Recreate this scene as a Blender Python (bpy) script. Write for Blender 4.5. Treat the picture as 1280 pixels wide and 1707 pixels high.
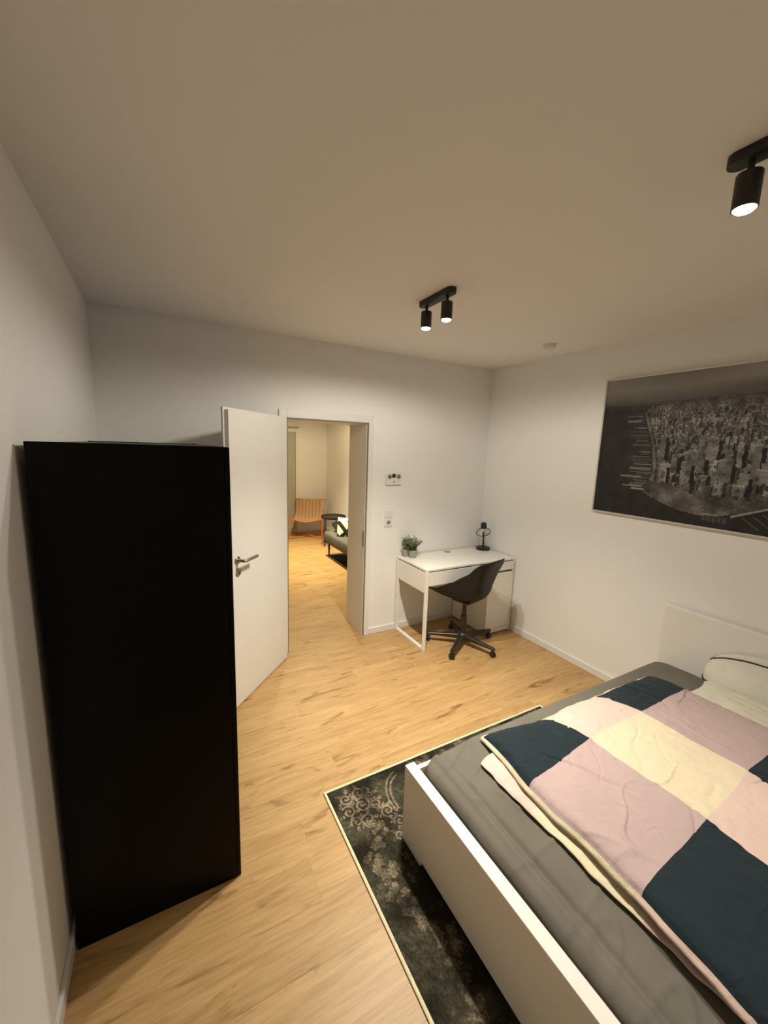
import bpy, bmesh, math, random
import numpy as np
from mathutils import Vector, Matrix, noise
random.seed(7)
for o in list(bpy.data.objects): bpy.data.objects.remove(o, do_unlink=True)
SC = bpy.context.scene
COL = SC.collection
PI = math.pi

# ------------------------------------------------------------------ camera
CAM_H, F_PX, YAW, PITCH, ROLL = 1.775, 666.27, .5089, .1595, .0334
cd = bpy.data.cameras.new('camera'); cam = bpy.data.objects.new('camera', cd); COL.objects.link(cam)
cd.sensor_fit = 'HORIZONTAL'; cd.sensor_width = 36.0; cd.lens = F_PX / 1280 * 36.0
cd.clip_start = .02; cd.clip_end = 60
fw = Vector((math.sin(YAW)*math.cos(PITCH), math.cos(YAW)*math.cos(PITCH), -math.sin(PITCH)))
rt = Vector((math.cos(YAW), -math.sin(YAW), 0)); up = rt.cross(fw)
r2 = rt*math.cos(ROLL) + up*math.sin(ROLL); u2 = up*math.cos(ROLL) - rt*math.sin(ROLL)
M = Matrix((r2, u2, -fw)).transposed().to_4x4(); M.translation = (0, 0, CAM_H)
cam.matrix_world = M
SC.camera = cam

# ------------------------------------------------------------------ world, light, exposure
w = bpy.data.worlds.new('night'); SC.world = w; w.use_nodes = True
w.node_tree.nodes['Background'].inputs[0].default_value = (.03, .04, .06, 1)
w.node_tree.nodes['Background'].inputs[1].default_value = .3
SC.view_settings.view_transform = 'Standard'; SC.view_settings.look = 'None'
SC.view_settings.gamma = 1.0; SC.view_settings.use_curve_mapping = False
SC.view_settings.exposure = 0.0
LAMP_COL = (1.0, .92, .785)
LAMP_WIDE, LAMP_BEAM = 16.0, 26.0        # watts per bulb: spill of the lens, inner beam
GAIN_DOOR, GAIN_BED, GAIN_LIVING = (2.05, 5.4, 114), (.28, 1.45, 82), (3.0, 9.0, 108)   # (spill, beam, beam angle) of each fixture
LIVING_COL = (1.0, .85, .53)

# ------------------------------------------------------------------ materials
def new_mat(name, col, rough=.5, metal=0.0, spec=.5):
    m = bpy.data.materials.new(name); m.use_nodes = True
    b = m.node_tree.nodes['Principled BSDF']
    b.inputs['Base Color'].default_value = (*col, 1); b.inputs['Roughness'].default_value = rough
    b.inputs['Metallic'].default_value = metal; b.inputs['Specular IOR Level'].default_value = spec
    return m
def N(m, t, **kw):
    n = m.node_tree.nodes.new(t)
    for k, v in kw.items(): setattr(n, k, v)
    return n
def L(m, a, b): m.node_tree.links.new(a, b)
def bsdf(m): return m.node_tree.nodes['Principled BSDF']
def add_bump(m, scale=80, strength=.1, dist=.002, detail=4, stretch=None, kind='noise'):
    tc = N(m, 'ShaderNodeTexCoord'); mp = N(m, 'ShaderNodeMapping')
    if stretch: mp.inputs['Scale'].default_value = stretch
    t = N(m, 'ShaderNodeTexNoise'); t.inputs['Scale'].default_value = scale; t.inputs['Detail'].default_value = detail
    b = N(m, 'ShaderNodeBump'); b.inputs['Strength'].default_value = strength; b.inputs['Distance'].default_value = dist
    L(m, tc.outputs['Object'], mp.inputs['Vector']); L(m, mp.outputs['Vector'], t.inputs['Vector'])
    L(m, t.outputs['Fac'], b.inputs['Height']); L(m, b.outputs['Normal'], bsdf(m).inputs['Normal'])
    return m
def tint(m, scale, a, b, stretch=None, detail=3):
    tc = N(m, 'ShaderNodeTexCoord'); mp = N(m, 'ShaderNodeMapping')
    if stretch: mp.inputs['Scale'].default_value = stretch
    t = N(m, 'ShaderNodeTexNoise'); t.inputs['Scale'].default_value = scale; t.inputs['Detail'].default_value = detail
    r = N(m, 'ShaderNodeValToRGB'); r.color_ramp.elements[0].position = .3; r.color_ramp.elements[1].position = .7
    r.color_ramp.elements[0].color = (*a, 1); r.color_ramp.elements[1].color = (*b, 1)
    L(m, tc.outputs['Object'], mp.inputs['Vector']); L(m, mp.outputs['Vector'], t.inputs['Vector'])
    L(m, t.outputs['Fac'], r.inputs['Fac']); L(m, r.outputs['Color'], bsdf(m).inputs['Base Color'])
    return m

M_WALL = tint(add_bump(new_mat('wall_paint', (.80, .79, .77), .85, spec=.2), 160, .12, .001), 1.2, (.845, .84, .825), (.865, .86, .845))
M_CEIL = tint(add_bump(new_mat('ceiling_paint', (.80, .79, .77), .9, spec=.15), 140, .1, .001), .9, (.86, .845, .82), (.88, .865, .84))
M_TRIM = tint(new_mat('white_trim', (.80, .79, .76), .4), 3, (.79, .78, .755), (.81, .80, .775))
M_DOOR = tint(new_mat('white_door_lacquer', (.78, .76, .71), .38), 2, (.77, .755, .71), (.79, .775, .73))
M_FRAME = tint(new_mat('white_door_frame', (.80, .79, .77), .42), 2, (.79, .78, .76), (.81, .80, .78))
M_SEAL = tint(new_mat('grey_seal', (.22, .21, .19), .7), 40, (.2, .19, .17), (.25, .24, .21))
M_STEEL = add_bump(new_mat('brushed_steel', (.36, .34, .30), .38, 1.0), 60, .08, .001, stretch=(1, 14, 14))
M_WARD = add_bump(new_mat('black_brown_foil', (.0016, .0015, .0013), .36, spec=.12), 60, .1, .0006, stretch=(1, 1, .08))
M_DESK = tint(new_mat('white_desk_foil', (.82, .80, .74), .35), 2, (.81, .79, .74), (.83, .815, .76))
M_DESKMET = tint(new_mat('white_powder_coat', (.84, .82, .77), .4), 20, (.83, .81, .765), (.85, .835, .785))
M_BLACK = tint(new_mat('black_plastic', (.014, .014, .013), .45), 30, (.012, .012, .011), (.018, .018, .016))
M_SHELL = add_bump(tint(new_mat('anthracite_shell', (.009, .009, .0078), .5, spec=.35), 20, (.008, .008, .007), (.011, .011, .0095)), 300, .15, .0006)
M_GUN = tint(new_mat('dark_bronze_metal', (.05, .044, .035), .42, .6), 15, (.045, .04, .03), (.06, .052, .04))
M_LAMP = tint(new_mat('black_lamp_metal', (.012, .011, .009), .5), 20, (.01, .009, .008), (.016, .014, .011))
M_REFL = new_mat('bulb_reflector', (.7, .66, .6), .25, .6)
M_BEDW = tint(new_mat('white_bed_foil', (.82, .80, .75), .4), 2, (.81, .79, .745), (.83, .81, .765))
M_SHEET = add_bump(tint(new_mat('grey_jersey_sheet', (.15, .138, .113), .85, spec=.15), 6, (.14, .13, .106), (.165, .152, .124)), 300, .1, .0008)
M_POTC = add_bump(tint(new_mat('grey_cement_pot', (.36, .34, .28), .8), 25, (.3, .285, .235), (.42, .40, .33)), 90, .25, .002)
M_LEAF = tint(new_mat('green_leaf', (.1, .15, .06), .6), 25, (.06, .1, .035), (.19, .25, .12))
M_LEAF2 = tint(new_mat('pale_leaf', (.38, .42, .24), .6), 25, (.3, .35, .18), (.48, .5, .32))
M_SOIL = tint(new_mat('soil', (.05, .035, .02), .95), 60, (.035, .025, .015), (.08, .055, .035))
M_PANEL = tint(new_mat('white_plastic', (.78, .77, .73), .35), 10, (.77, .76, .72), (.79, .78, .745))
M_GREYPL = tint(new_mat('grey_plastic', (.16, .155, .14), .5), 20, (.14, .135, .12), (.19, .18, .165))
M_HOLE = tint(new_mat('socket_hole', (.25, .235, .2), .6), 20, (.23, .215, .18), (.28, .26, .22))
M_PFRAME = add_bump(new_mat('silver_aluminium_frame', (.60, .58, .53), .4, .25), 50, .05, .0005)
M_ORANGE = tint(new_mat('orange_powder_coat', (.62, .17, .035), .45), 12, (.58, .155, .03), (.66, .185, .04))
M_TRAY = tint(new_mat('black_tray_metal', (.02, .018, .016), .4), 12, (.016, .015, .013), (.026, .024, .02))
M_SOFA = add_bump(tint(new_mat('grey_sofa_fabric', (.10, .10, .088), .9), 18, (.085, .085, .074), (.12, .12, .105)), 300, .3, .001)
M_MIRROR = new_mat('mirror_glass', (.85, .86, .86), .04, 1.0)
M_WOODLEG = tint(new_mat('black_stained_leg', (.015, .013, .011), .5), 12, (.012, .011, .009), (.02, .018, .015))

def cloth(name, col, var=.08):
    a = tuple(c*(1-var) for c in col); b = tuple(min(1, c*(1+var)) for c in col)
    m = tint(new_mat(name, col, .85, spec=.15), 3, a, b)
    bsdf(m).inputs['Sheen Weight'].default_value = .08
    tc = N(m, 'ShaderNodeTexCoord'); t = N(m, 'ShaderNodeTexNoise'); t.inputs['Scale'].default_value = 11; t.inputs['Detail'].default_value = 8; t.inputs['Distortion'].default_value = 1.6
    t2 = N(m, 'ShaderNodeTexNoise'); t2.inputs['Scale'].default_value = 500
    b1 = N(m, 'ShaderNodeBump'); b1.inputs['Strength'].default_value = .5; b1.inputs['Distance'].default_value = .012
    b2 = N(m, 'ShaderNodeBump'); b2.inputs['Strength'].default_value = .08; b2.inputs['Distance'].default_value = .001
    L(m, tc.outputs['Object'], t.inputs['Vector']); L(m, tc.outputs['Object'], t2.inputs['Vector'])
    L(m, t.outputs['Fac'], b1.inputs['Height']); L(m, t2.outputs['Fac'], b2.inputs['Height'])
    L(m, b1.outputs['Normal'], b2.inputs['Normal']); L(m, b2.outputs['Normal'], bsdf(m).inputs['Normal'])
    return m
M_NAVY = cloth('navy_cotton', (.0135, .0235, .030))
M_MAUVE = cloth('mauve_cotton', (.46, .35, .34), .05)
M_PINK = cloth('pale_pink_cotton', (.66, .50, .44), .05)
M_CREAM = cloth('cream_cotton', (.68, .60, .43), .04)
M_PILLOW = cloth('off_white_pillow_cotton', (.60, .58, .47), .07)
M_PILLOW2 = cloth('white_pillow_cotton', (.66, .64, .56), .05)
M_PIPING = tint(new_mat('dark_piping', (.03, .026, .018), .8), 30, (.025, .021, .015), (.04, .034, .024))
M_CUSHW = cloth('white_cushion_cotton', (.72, .70, .60), .05)
M_CUSHB = cloth('black_cushion_cotton', (.015, .015, .013), .1)

def oak():
    m = new_mat('oak_vinyl', (.5, .33, .16), .42, spec=.4)
    tc = N(m, 'ShaderNodeTexCoord'); oi = N(m, 'ShaderNodeObjectInfo')
    off = N(m, 'ShaderNodeVectorMath', operation='SCALE'); off.inputs[0].default_value = (37, 53, 11)
    L(m, oi.outputs['Random'], off.inputs['Scale'])
    add = N(m, 'ShaderNodeVectorMath', operation='ADD')
    L(m, tc.outputs['Object'], add.inputs[0]); L(m, off.outputs['Vector'], add.inputs[1])
    def tex(scale, sc, det, dist, rough=.6):
        mp = N(m, 'ShaderNodeMapping'); mp.inputs['Scale'].default_value = sc
        t = N(m, 'ShaderNodeTexNoise'); t.inputs['Scale'].default_value = scale; t.inputs['Detail'].default_value = det
        t.inputs['Distortion'].default_value = dist; t.inputs['Roughness'].default_value = rough
        L(m, add.outputs['Vector'], mp.inputs['Vector']); L(m, mp.outputs['Vector'], t.inputs['Vector'])
        return t
    broad = tex(1.0, (1.1, 7, 1), 4, .9); fine = tex(1.0, (5, 70, 1), 5, .4); knots = tex(1.0, (2.2, 11, 1), 3, 2.2, .5)
    r1 = N(m, 'ShaderNodeValToRGB'); e = r1.color_ramp.elements
    e[0].position = .25; e[0].color = (.42, .255, .105, 1); e[1].position = .75; e[1].color = (.56, .37, .17, 1)
    x = e.new(.5); x.color = (.50, .32, .138, 1)
    L(m, broad.outputs['Fac'], r1.inputs['Fac'])
    r2_ = N(m, 'ShaderNodeValToRGB'); e = r2_.color_ramp.elements
    e[0].position = .32; e[0].color = (.80, .77, .72, 1); e[1].position = .62; e[1].color = (1.03, 1.02, 1.0, 1)
    L(m, fine.outputs['Fac'], r2_.inputs['Fac'])
    r3 = N(m, 'ShaderNodeValToRGB'); e = r3.color_ramp.elements
    e[0].position = .27; e[0].color = (.52, .44, .34, 1); e[1].position = .40; e[1].color = (1, 1, 1, 1)
    L(m, knots.outputs['Fac'], r3.inputs['Fac'])
    def mul(a, b):
        q = N(m, 'ShaderNodeMix', data_type='RGBA', blend_type='MULTIPLY'); q.inputs['Factor'].default_value = 1
        L(m, a, q.inputs['A']); L(m, b, q.inputs['B']); return q.outputs['Result']
    c = mul(mul(r1.outputs['Color'], r2_.outputs['Color']), r3.outputs['Color'])
    hv = N(m, 'ShaderNodeHueSaturation'); mr = N(m, 'ShaderNodeMapRange'); mr.inputs['To Min'].default_value = .97; mr.inputs['To Max'].default_value = 1.03
    L(m, oi.outputs['Random'], mr.inputs['Value']); L(m, mr.outputs['Result'], hv.inputs['Value']); L(m, c, hv.inputs['Color'])
    L(m, hv.outputs['Color'], bsdf(m).inputs['Base Color'])
    bp = N(m, 'ShaderNodeBump'); bp.inputs['Strength'].default_value = .12; bp.inputs['Distance'].default_value = .001
    L(m, fine.outputs['Fac'], bp.inputs['Height']); L(m, bp.outputs['Normal'], bsdf(m).inputs['Normal'])
    return m
M_OAK = oak()

def vcol_mat(name, rough, spec=.3, bump=None, coat=0):
    m = new_mat(name, (.5, .5, .5), rough, spec=spec)
    a = N(m, 'ShaderNodeVertexColor', layer_name='print'); L(m, a.outputs['Color'], bsdf(m).inputs['Base Color'])
    if bump: add_bump(m, bump[0], bump[1], bump[2])
    bsdf(m).inputs['Coat Weight'].default_value = coat
    return m
M_PRINT = vcol_mat('canvas_print', .7, .25, (700, .1, .0005))
M_RUG = vcol_mat('woven_rug_pile', .95, .08, (420, .55, .003))
M_BORDER = tint(new_mat('cream_rug_binding', (.72, .64, .42), .8), 60, (.66, .58, .37), (.78, .70, .48))

def emit_mat(name, col, strength):
    m = bpy.data.materials.new(name); m.use_nodes = True
    b = bsdf(m); b.inputs['Base Color'].default_value = (*col, 1)
    b.inputs['Emission Color'].default_value = (*col, 1); b.inputs['Emission Strength'].default_value = strength
    return m
M_BULB = emit_mat('led_bulb_lens', (1.0, .90, .68), 18.0)

# ------------------------------------------------------------------ mesh helpers
class MB:
    def __init__(s): s.bm = bmesh.new()
    def _merge(s, t, mi=0):
        for f in t.faces: f.material_index = mi
        me = bpy.data.meshes.new('tmp'); t.to_mesh(me); t.free(); s.bm.from_mesh(me); bpy.data.meshes.remove(me)
    def box(s, x0, x1, y0, y1, z0, z1, bev=0, seg=2, mi=0, rot=None):
        t = bmesh.new(); bmesh.ops.create_cube(t, size=1)
        for v in t.verts: v.co = Vector((x0+(v.co.x+.5)*(x1-x0), y0+(v.co.y+.5)*(y1-y0), z0+(v.co.z+.5)*(z1-z0)))
        if bev: bmesh.ops.bevel(t, geom=list(t.edges), offset=bev, segments=seg, affect='EDGES', profile=.5)
        if rot: bmesh.ops.transform(t, matrix=rot, verts=t.verts)
        s._merge(t, mi); return s
    def rings(s, rings, cap=True, closed=False, mi=0):
        t = bmesh.new(); R = [[t.verts.new(p) for p in r] for r in rings]; n = len(R[0])
        m = len(R)
        for i in range(m if closed else m-1):
            a, b = R[i], R[(i+1) % m]
            for j in range(n): t.faces.new((a[j], a[(j+1) % n], b[(j+1) % n], b[j]))
        if cap and not closed: t.faces.new(R[0][::-1]); t.faces.new(R[-1])
        bmesh.ops.recalc_face_normals(t, faces=t.faces)
        s._merge(t, mi); return s
    def tube(s, path, r, n=10, closed=False, mi=0, flat=None):
        P = [Vector(p) for p in path]; m = len(P); rings = []
        rad = r if isinstance(r, (list, tuple)) else [r]*m
        prev = None
        for i in range(m):
            a = P[(i-1) % m] if (closed or i > 0) else P[i]
            b = P[(i+1) % m] if (closed or i < m-1) else P[i]
            d = (b-a).normalized()
            if prev is None:
                h = Vector((0, 0, 1)) if abs(d.z) < .9 else Vector((1, 0, 0))
                x = d.cross(h).normalized()
            else: x = (prev - d*prev.dot(d)).normalized()
            y = d.cross(x); prev = x
            fy = flat if flat else 1
            rings.append([P[i] + (x*math.cos(2*PI*k/n) + y*math.sin(2*PI*k/n)*fy)*rad[i] for k in range(n)])
        return s.rings(rings, closed=closed, mi=mi)
    def lathe(s, prof, c=(0, 0, 0), n=28, mi=0, cap=True):
        return s.rings([[(c[0]+r*math.cos(2*PI*k/n), c[1]+r*math.sin(2*PI*k/n), c[2]+z) for k in range(n)] for r, z in prof], cap=cap, mi=mi)
    def prism(s, poly, z0, z1, bev=0, mi=0, axis='z'):
        def P(a, b, h): return {'z': (a, b, h), 'x': (h, a, b), 'y': (a, h, b)}[axis]
        t = bmesh.new(); A = [t.verts.new(P(a, b, z0)) for a, b in poly]; B = [t.verts.new(P(a, b, z1)) for a, b in poly]; n = len(poly)
        t.faces.new(A[::-1]); t.faces.new(B)
        for i in range(n): t.faces.new((A[i], A[(i+1) % n], B[(i+1) % n], B[i]))
        bmesh.ops.recalc_face_normals(t, faces=t.faces)
        if bev: bmesh.ops.bevel(t, geom=list(t.edges), offset=bev, segments=2, affect='EDGES', profile=.5)
        s._merge(t, mi); return s
    def sphere(s, c, r, sx=1, sy=1, sz=1, mi=0, sub=2):
        t = bmesh.new(); bmesh.ops.create_icosphere(t, subdivisions=sub, radius=1)
        for v in t.verts: v.co = Vector((c[0]+v.co.x*r*sx, c[1]+v.co.y*r*sy, c[2]+v.co.z*r*sz))
        s._merge(t, mi); return s
    def build(s, name, mat, parent=None, smooth=False, loc=(0, 0, 0)):
        me = bpy.data.meshes.new(name); s.bm.to_mesh(me); s.bm.free()
        for m in (mat if isinstance(mat, (list, tuple)) else [mat]): me.materials.append(m)
        return link(name, me, parent, smooth, loc)
def link(name, me, parent=None, smooth=False, loc=(0, 0, 0)):
    if smooth:
        me.shade_smooth()
        try: me.set_sharp_from_angle(angle=math.radians(38))
        except Exception: pass
    o = bpy.data.objects.new(name, me); COL.objects.link(o); o.location = loc
    if parent: o.parent = parent
    return o
def pydata(name, verts, faces, mats, parent=None, smooth=False, loc=(0, 0, 0), mi=None):
    me = bpy.data.meshes.new(name); me.from_pydata(verts, [], faces)
    for m in (mats if isinstance(mats, (list, tuple)) else [mats]): me.materials.append(m)
    if mi is not None: me.polygons.foreach_set('material_index', mi)
    me.update()
    if smooth: me.shade_smooth()
    o = bpy.data.objects.new(name, me); COL.objects.link(o); o.location = loc
    if parent: o.parent = parent
    return o
def tag(o, label=None, cat=None, group=None, kind=None):
    if label: o['label'] = label
    if cat: o['category'] = cat
    if group: o['group'] = group
    if kind: o['kind'] = kind
    return o
def thing(name, label, cat, loc=(0, 0, 0), rotz=0, group=None, kind=None):
    o = bpy.data.objects.new(name, None); o.empty_display_size = .05; COL.objects.link(o)
    o.location = loc; o.rotation_euler = (0, 0, rotz)
    return tag(o, label, cat, group, kind)
def struct(o, label, cat): return tag(o, label, cat, kind='structure')

# ------------------------------------------------------------------ the rooms
XL, XR, YB, YN, ZC = -.36, 3.0125, 3.2124, -1.15, 2.60      # bedroom: left, right, back, near, ceiling
WT = .366; YL0, YF = YB+WT, 7.93                             # living room from YL0 to far wall YF
LX0, LX1, LZ = -1.4, 3.0125, 2.60
struct(MB().box(XL-.1, XL, YN-.1, YB, 0, ZC).build('wall_left', M_WALL), 'white painted wall beside the black wardrobe', 'wall')
struct(MB().box(XR, XR+.1, YN-.1, YL0, 0, ZC).build('wall_right', M_WALL), 'white painted wall behind the bed and framed city print', 'wall')
struct(MB().box(XL, XR, YN-.1, YN, 0, ZC).build('wall_near', M_WALL), 'white painted wall at the near end of the bedroom', 'wall')
OX0, OX1, OZ = .872, 1.618, 1.995
wb = MB().box(LX0, OX0, YB, YL0, 0, ZC).box(OX1, XR, YB, YL0, 0, ZC).box(OX0, OX1, YB, YL0, OZ, ZC)
struct(wb.build('wall_back', M_WALL), 'white painted wall holding the open doorway above the desk', 'wall')
struct(MB().box(XL-.1, XR+.1, YN-.1, YL0, ZC, ZC+.1).build('ceiling', M_CEIL), 'plain white bedroom ceiling carrying two black spotlights', 'ceiling')
struct(MB().box(LX0-.1, LX1+.1, YF, YF+.1, 0, LZ).build('wall_living_far', M_WALL), 'warm lit far wall of the next room behind the orange chair', 'wall')
struct(MB().box(LX1, LX1+.1, YL0, YF, 0, LZ).build('wall_living_right', M_WALL), 'warm lit side wall of the next room behind the grey daybed', 'wall')
struct(MB().box(LX0-.1, LX0, YB, YF, 0, LZ).build('wall_living_left', M_WALL), 'side wall of the next room hidden behind the door', 'wall')
struct(MB().box(LX0-.1, LX1+.1, YL0, YF+.1, LZ, LZ+.1).build('ceiling_living', M_CEIL), 'ceiling of the next room beyond the doorway', 'ceiling')

# floor: slab + planks of oak-look vinyl running across the room
fl = struct(MB().box(LX0-.1, XR+.1, YN-.1, YF+.1, -.1, -.012).build('floor', M_OAK), 'warm oak plank floor running through both rooms', 'floor')
PWD, PLN = .183, 1.22
def plank_mesh(x, y):
    c, g = .0003, .00004
    vs = []
    for (i, z) in ((g, -.012), (g, -c), (g+c, 0)):
        vs += [(i, i, z), (x-i, i, z), (x-i, y-i, z), (i, y-i, z)]
    fs = [(8, 9, 10, 11)]
    for k in (0, 4):
        for j in range(4): fs.append((k+j, k+(j+1) % 4, k+4+(j+1) % 4, k+4+j))
    me = bpy.data.meshes.new('plank'); me.from_pydata(vs, [], fs); me.materials.append(M_OAK); me.update()
    return me
_pm = {}
y = 1.24 - PWD*13; row = 0
joints = {13: .475, 16: 2.0, 18: 1.83}
while y < YF:
    y0, y1 = max(y, YN), min(y+PWD, YF)
    xl = XL if y1 <= YB+.05 else (.1 if y0 > YB-.05 else XL)
    off = joints.get(row, ((row*.437+.29) % 1)*PLN) % PLN
    xs = [xl] + [q for q in [off-PLN+k*PLN for k in range(8)] if xl+.06 < q < XR-.06] + [XR]
    for a, b in zip(xs[:-1], xs[1:]):
        key = (round(b-a, 3), round(y1-y0, 3))
        if key not in _pm: _pm[key] = plank_mesh(b-a, y1-y0)
        link('plank', _pm[key], fl, loc=(a, y0, 0))
    y += PWD; row += 1

# baseboards
BBH, BBT = .06, .014
def baseboard(name, boxes, label):
    m = MB()
    for b in boxes: m.box(*b, bev=.003)
    struct(m.build(name, M_TRIM), label, 'baseboard')
baseboard('baseboard_left', [(XL, XL+BBT, YN, YB, 0, BBH)], 'white baseboard along the wall beside the wardrobe')
baseboard('baseboard_right', [(XR-BBT, XR, YN, YB, 0, BBH)], 'white baseboard between the desk and the bed')
baseboard('baseboard_back', [(XL+BBT, .80, YB-BBT, YB, 0, BBH), (1.656, XR-BBT, YB-BBT, YB, 0, BBH)], 'white baseboard beside the door frame and under the desk')
baseboard('baseboard_living_far', [(2.32, LX1-BBT, YF-BBT, YF, 0, BBH), (LX0, 1.36, YF-BBT, YF, 0, BBH)], 'white baseboard behind the orange chair')
baseboard('baseboard_living_right', [(LX1-BBT, LX1, YL0, YF, 0, BBH)], 'white baseboard behind the grey daybed')

# ------------------------------------------------------------------ door_1 : frame and open leaf
d1 = thing('door_1', 'open white interior door with steel lever handle and white frame', 'door', (1.24, YB, 0), kind='structure')
def W(mb): # world-space part under door_1
    bmesh.ops.translate(mb.bm, vec=(-1.24, -YB, 0), verts=mb.bm.verts); return mb
IX0, IX1, IZ = .893, 1.596, 1.973                           # clear opening
FX0, FX1, FZ = .818, 1.654, 2.048
YA = YB-.014
W(MB().box(FX0, IX0-.012, YA, YB+.004, 0, FZ, .004)).build('architrave', M_FRAME, d1)
W(MB().box(IX1+.012, FX1, YA, YB+.004, 0, FZ, .004)).build('architrave', M_FRAME, d1)
W(MB().box(IX0-.012, IX1+.012, YA, YB+.004, IZ+.012, FZ, .004)).build('architrave', M_FRAME, d1)
# grey rubber seal in the rebate
W(MB().box(IX0-.014, IX0-.004, YA+.004, YB+.02, 0, IZ+.008)).build('seal', M_SEAL, d1)
W(MB().box(IX1+.004, IX1+.0135, YA+.004, YB+.02, 0, IZ+.008)).build('seal', M_SEAL, d1)
W(MB().box(IX0-.004, IX1+.004, YA+.004, YB+.02, IZ+.004, IZ+.0135)).build('seal', M_SEAL, d1)
# lining boards of the reveal
W(MB().box(IX0-.016, IX0, YB+.006, YL0+.012, 0, IZ+.016, .002)).build('lining', M_DOOR, d1)
W(MB().box(IX1, IX1+.016, YB+.006, YL0+.012, 0, IZ+.016, .002)).build('lining', M_DOOR, d1)
W(MB().box(IX0, IX1, YB+.006, YL0+.012, IZ, IZ+.016, .002)).build('lining', M_DOOR, d1)
for a, b in ((IX0-.07, IX0-.004), (IX1+.004, IX1+.07)):
    W(MB().box(a, b, YL0-.002, YL0+.012, 0, FZ, .003)).build('architrave', M_FRAME, d1)
W(MB().box(IX0-.07, IX1+.07, YL0-.002, YL0+.0118, IZ+.004, FZ, .003)).build('architrave', M_FRAME, d1)
sp = W(MB().box(IX1-.0035, IX1+.003, YB+.012, YB+.034, .86, 1.01, .001)).build('strike_plate', M_GREYPL, d1); tag(sp, 'dark metal strike plate')
# leaf: local frame, x runs from hinge to handle, +y is the visible (next-room) side
la = Vector((.848, 3.106)); lb = Vector((.356, 2.591)); ld = (lb-la).normalized(); ang = math.atan2(ld.y, ld.x)
leaf = MB().box(0, .704, -.026, 0, .008, 1.972, .0015, 1).box(-.014, .719, -.041, -.026, .008, 1.986, .002, 1).build('door_leaf', M_DOOR, d1)
leaf.location = (la.x-1.24, la.y-YB, 0); leaf.rotation_euler = (0, 0, ang)
def handle_part():
    m = MB(); y0 = 0
    m.rings([[(.655+r*math.cos(2*PI*k/24), yy, 1.027+r*math.sin(2*PI*k/24)) for k in range(24)] for r, yy in ((.027, 0), (.027, .006), (.024, .009))])
    path = [(.655, .006, 1.027), (.655, .045, 1.027), (.650, .055, 1.027), (.640, .060, 1.027), (.60, .060, 1.027), (.515, .060, 1.027)]
    m.tube(path, .0105, 14)
    return m
handle_part().build('door_handle', M_STEEL, leaf, True)
m = MB().rings([[(.648+r*math.cos(2*PI*k/24), yy, .945+r*math.sin(2*PI*k/24)) for k in range(24)] for r, yy in ((.026, 0), (.026, .006), (.023, .008))])
m.build('keyhole_rosette', M_STEEL, leaf, True)
MB().box(.645, .651, .007, .0088, .932, .956, .002).build('keyhole', M_BLACK, leaf)
MB().box(.7035, .7055, -.024, -.004, .88, 1.10).build('lock_plate', M_STEEL, leaf)
# far door of the next room
d2 = thing('door_2', 'closed door with pale frame in the far wall beside the orange chair', 'door', (1.84, YF, 0), kind='structure')
def W2(mb): bmesh.ops.translate(mb.bm, vec=(-1.84, -YF, 0), verts=mb.bm.verts); return mb
sx = YF/7.6
W2(MB().box(2.252*sx, 2.312*sx, YF-.03, YF, 0, 2.09, .003)).build('architrave', M_FRAME, d2)
W2(MB().box(1.37, 1.43, YF-.03, YF, 0, 2.09, .003)).build('architrave', M_FRAME, d2)
W2(MB().box(1.43, 2.252*sx, YF-.03, YF, 2.02, 2.09, .003)).build('architrave', M_FRAME, d2)
M_DOOR2 = tint(new_mat('grey_door_lacquer', (.45, .44, .37), .5), 2, (.43, .42, .35), (.47, .46, .39))
W2(MB().box(1.432, 2.250*sx, YF-.012, YF, .006, 2.017, .001)).build('door_leaf', M_DOOR2, d2)
W2(MB().box(1.36, 2.32*sx, YF-.034, YF, 2.105, 2.125, .002)).build('cornice_strip', M_DOOR2, d2)

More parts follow.
